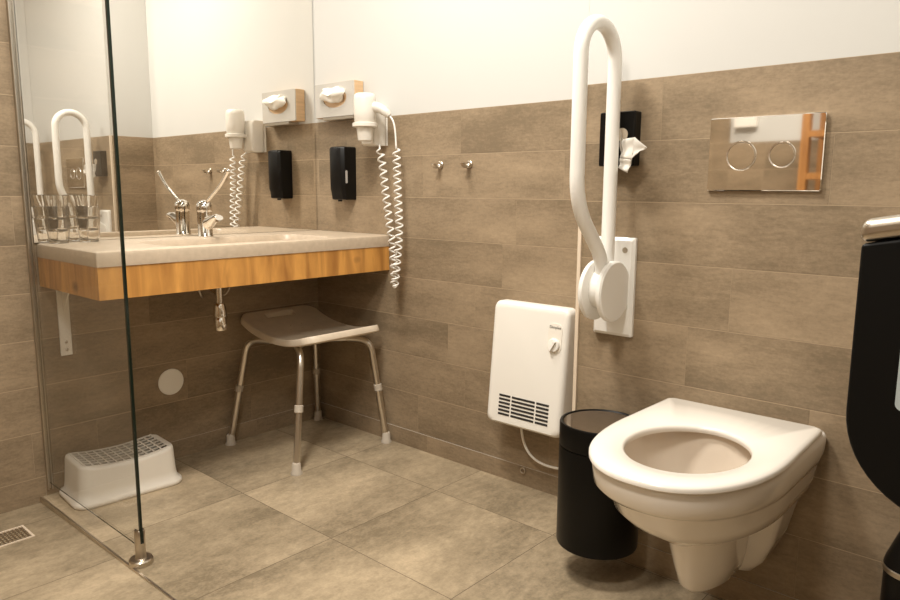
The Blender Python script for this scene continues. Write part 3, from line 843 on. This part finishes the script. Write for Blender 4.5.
box(b, TX-.15, TX+.15, -.27, -.236, z0-.0005, z0+.004)
obj('hinge', b, M['white_plastic'], t, smooth=40)
t.location.z += .012

# ------------------------------------------------------------------ wall bin
bx, by, br, bz0, bz1 = 1.583, -.337, .1045, .09, .415
t = thing('waste_bin', 'round black wall mounted waste bin hanging beside the toilet', 'waste bin', (bx, by, bz0))
b = new(); lathe(b, [(0, 0), (br-.006, 0), (br-.001, .002), (br, .006), (br, .262), (br-.001, .2645), (br-.0025, .2645)], (bx, by, bz0), n=64); obj('bucket', b, M['black_metal'], t, smooth=40)
b = new(); lathe(b, [(br-.0025, .2665), (br, .267), (br, .322), (br-.002, .3265), (br-.006, .327), (br-.01, .324)], (bx, by, bz0), n=64, cap1=False); rm = obj('rim', b, M['black_metal'], t, smooth=40)
b = new(); lathe(b, [(br-.01, .324), (br-.03, .321), (br-.07, .3185), (0, .3175)], (bx, by, bz0), n=64, cap0=False); obj('lid', b, M['lid_brown'], t, smooth=60)
b = new(); box(b, bx-.03, bx+.03, by+.1, -DW-.0006, .30, .35); obj('wall_bracket', b, M['black_metal'], t)

# ------------------------------------------------------------------ black dispenser on the partition
t = thing('paper_dispenser', 'large black paper dispenser with rounded bottom and steel top edge, cut by the photo edge', 'paper dispenser', (2.4, -.83, .63))
ya, yb = -1.0, -.72
pr = [(2.519, .632)]
pr += [(2.40, .632)]
for i in range(0, 13):
    a = radians(262-82*i/12); pr.append((2.385+.115*cos(a), .747+.115*sin(a)))
pr += [(2.270, .80), (2.270, .940), (2.519, .990)]
b = new(); prism(b, pr, 'y', ya, yb); obj('housing', b, M['black_matt'], t, bevel=(.004, 2))
b = new(); prism(b, [(2.2675, .9405), (2.519, .9905), (2.519, 1.016), (2.2675, .967)], 'y', ya-.003, yb+.002); obj('top_cover', b, M['steel'], t, bevel=(.011, 5))
b = new(); prism(b, [(x, z) for x, z, _ in rrect(2.3185, 2.345, .757, .86, .008, 0)], 'y', ya-.0012, ya+.002); obj('level_window', b, M['window_blue'], t)

# toilet brush
tbx, tby = 2.272, -.30
t = thing('toilet_brush', 'black toilet brush holder with a metal ring, standing in the lower corner of the photo', 'toilet brush', (tbx, tby, 0))
b = new(); lathe(b, [(0, 0), (.05, 0), (.052, .003), (.051, .246)], (tbx, tby, 0), n=40); obj('holder', b, M['black'], t, smooth=40)
b = new(); lathe(b, [(.051, .2465), (.0535, .248), (.0535, .258), (.051, .2595)], (tbx, tby, 0), n=40); obj('metal_ring', b, M['steel'], t, smooth=40)
b = new(); lathe(b, [(.0525, .26), (.05, .272), (.04, .30), (.029, .33), (.017, .355), (.012, .37)], (tbx, tby, 0), n=40); obj('lid', b, M['black'], t, smooth=60)
b = new(); lathe(b, [(.0095, .371), (.0095, .46), (.007, .466), (0, .467)], (tbx, tby, 0), n=20); obj('handle', b, M['black'], t, smooth=40)

# ------------------------------------------------------------------ behind the camera (seen in the flush plate)
t = thing('wooden_rack', 'tall open wooden rack at the wall opposite the toilet, reflected in the flush plate', 'rack', (1.48, -2.5, 0))
for x in (1.385, 1.72):
    for y in (-2.66, -2.36):
        b = new(); box(b, x, x+.035, y, y+.045, 0, 1.75); obj('post', b, M['oak_rack'], t)
for z in (.25, .65, 1.06, 1.26, 1.5):
    b = new(); box(b, 1.421, 1.719, -2.66, -2.316, z, z+.03); obj('shelf_board', b, M['oak_rack'], t)
b = new(); box(b, .93, 1.05, ROOMY+.001, ROOMY+.04, 1.35, 1.42)
tag(obj('wall_box', b, M['white_plastic'], bevel=(.004, 2)), 'small white box on the wall opposite the toilet, reflected in the flush plate', 'box')

# ------------------------------------------------------------------ lamps
def lamp(name, lab, x, y, size, power, col=(1, .92, .81)):
    t = thing(name, lab, 'lamp', (x, y, CEIL-.04))
    b = new(); lathe(b, [(size/2+.02, -.001), (size/2+.02, -.04), (size/2, -.04), (size/2, -.02), (0, -.02)], (x, y, CEIL), n=40); obj('lamp_housing', b, M['white_plastic'], t, smooth=40)
    ld = bpy.data.lights.new('ceiling_light', 'AREA'); ld.shape = 'DISK'; ld.size = size; ld.energy = power; ld.color = col
    lo = bpy.data.objects.new('ceiling_light', ld); COL.objects.link(lo); lo.location = (x, y, CEIL-.045)
    return lo
WARM = (1, .945, .865)
lamp('ceiling_lamp', 'round white ceiling lamp above the middle of the room', 1.2, -1.15, .40, 43, WARM)
lamp('ceiling_lamp', 'round white ceiling lamp near the washbasin mirror', .72, -.62, .26, 15, WARM)
lamp('ceiling_lamp', 'added fill lamp on the unseen ceiling, brightening the toilet front', 1.95, -2.05, .40, 30, WARM)  # added to brighten the toilet from the camera side; no such source known
w = bpy.data.worlds.new('world'); S.world = w; w.use_nodes = True
w.node_tree.nodes['Background'].inputs[0].default_value = (1, .93, .84, 1); w.node_tree.nodes['Background'].inputs[1].default_value = .05
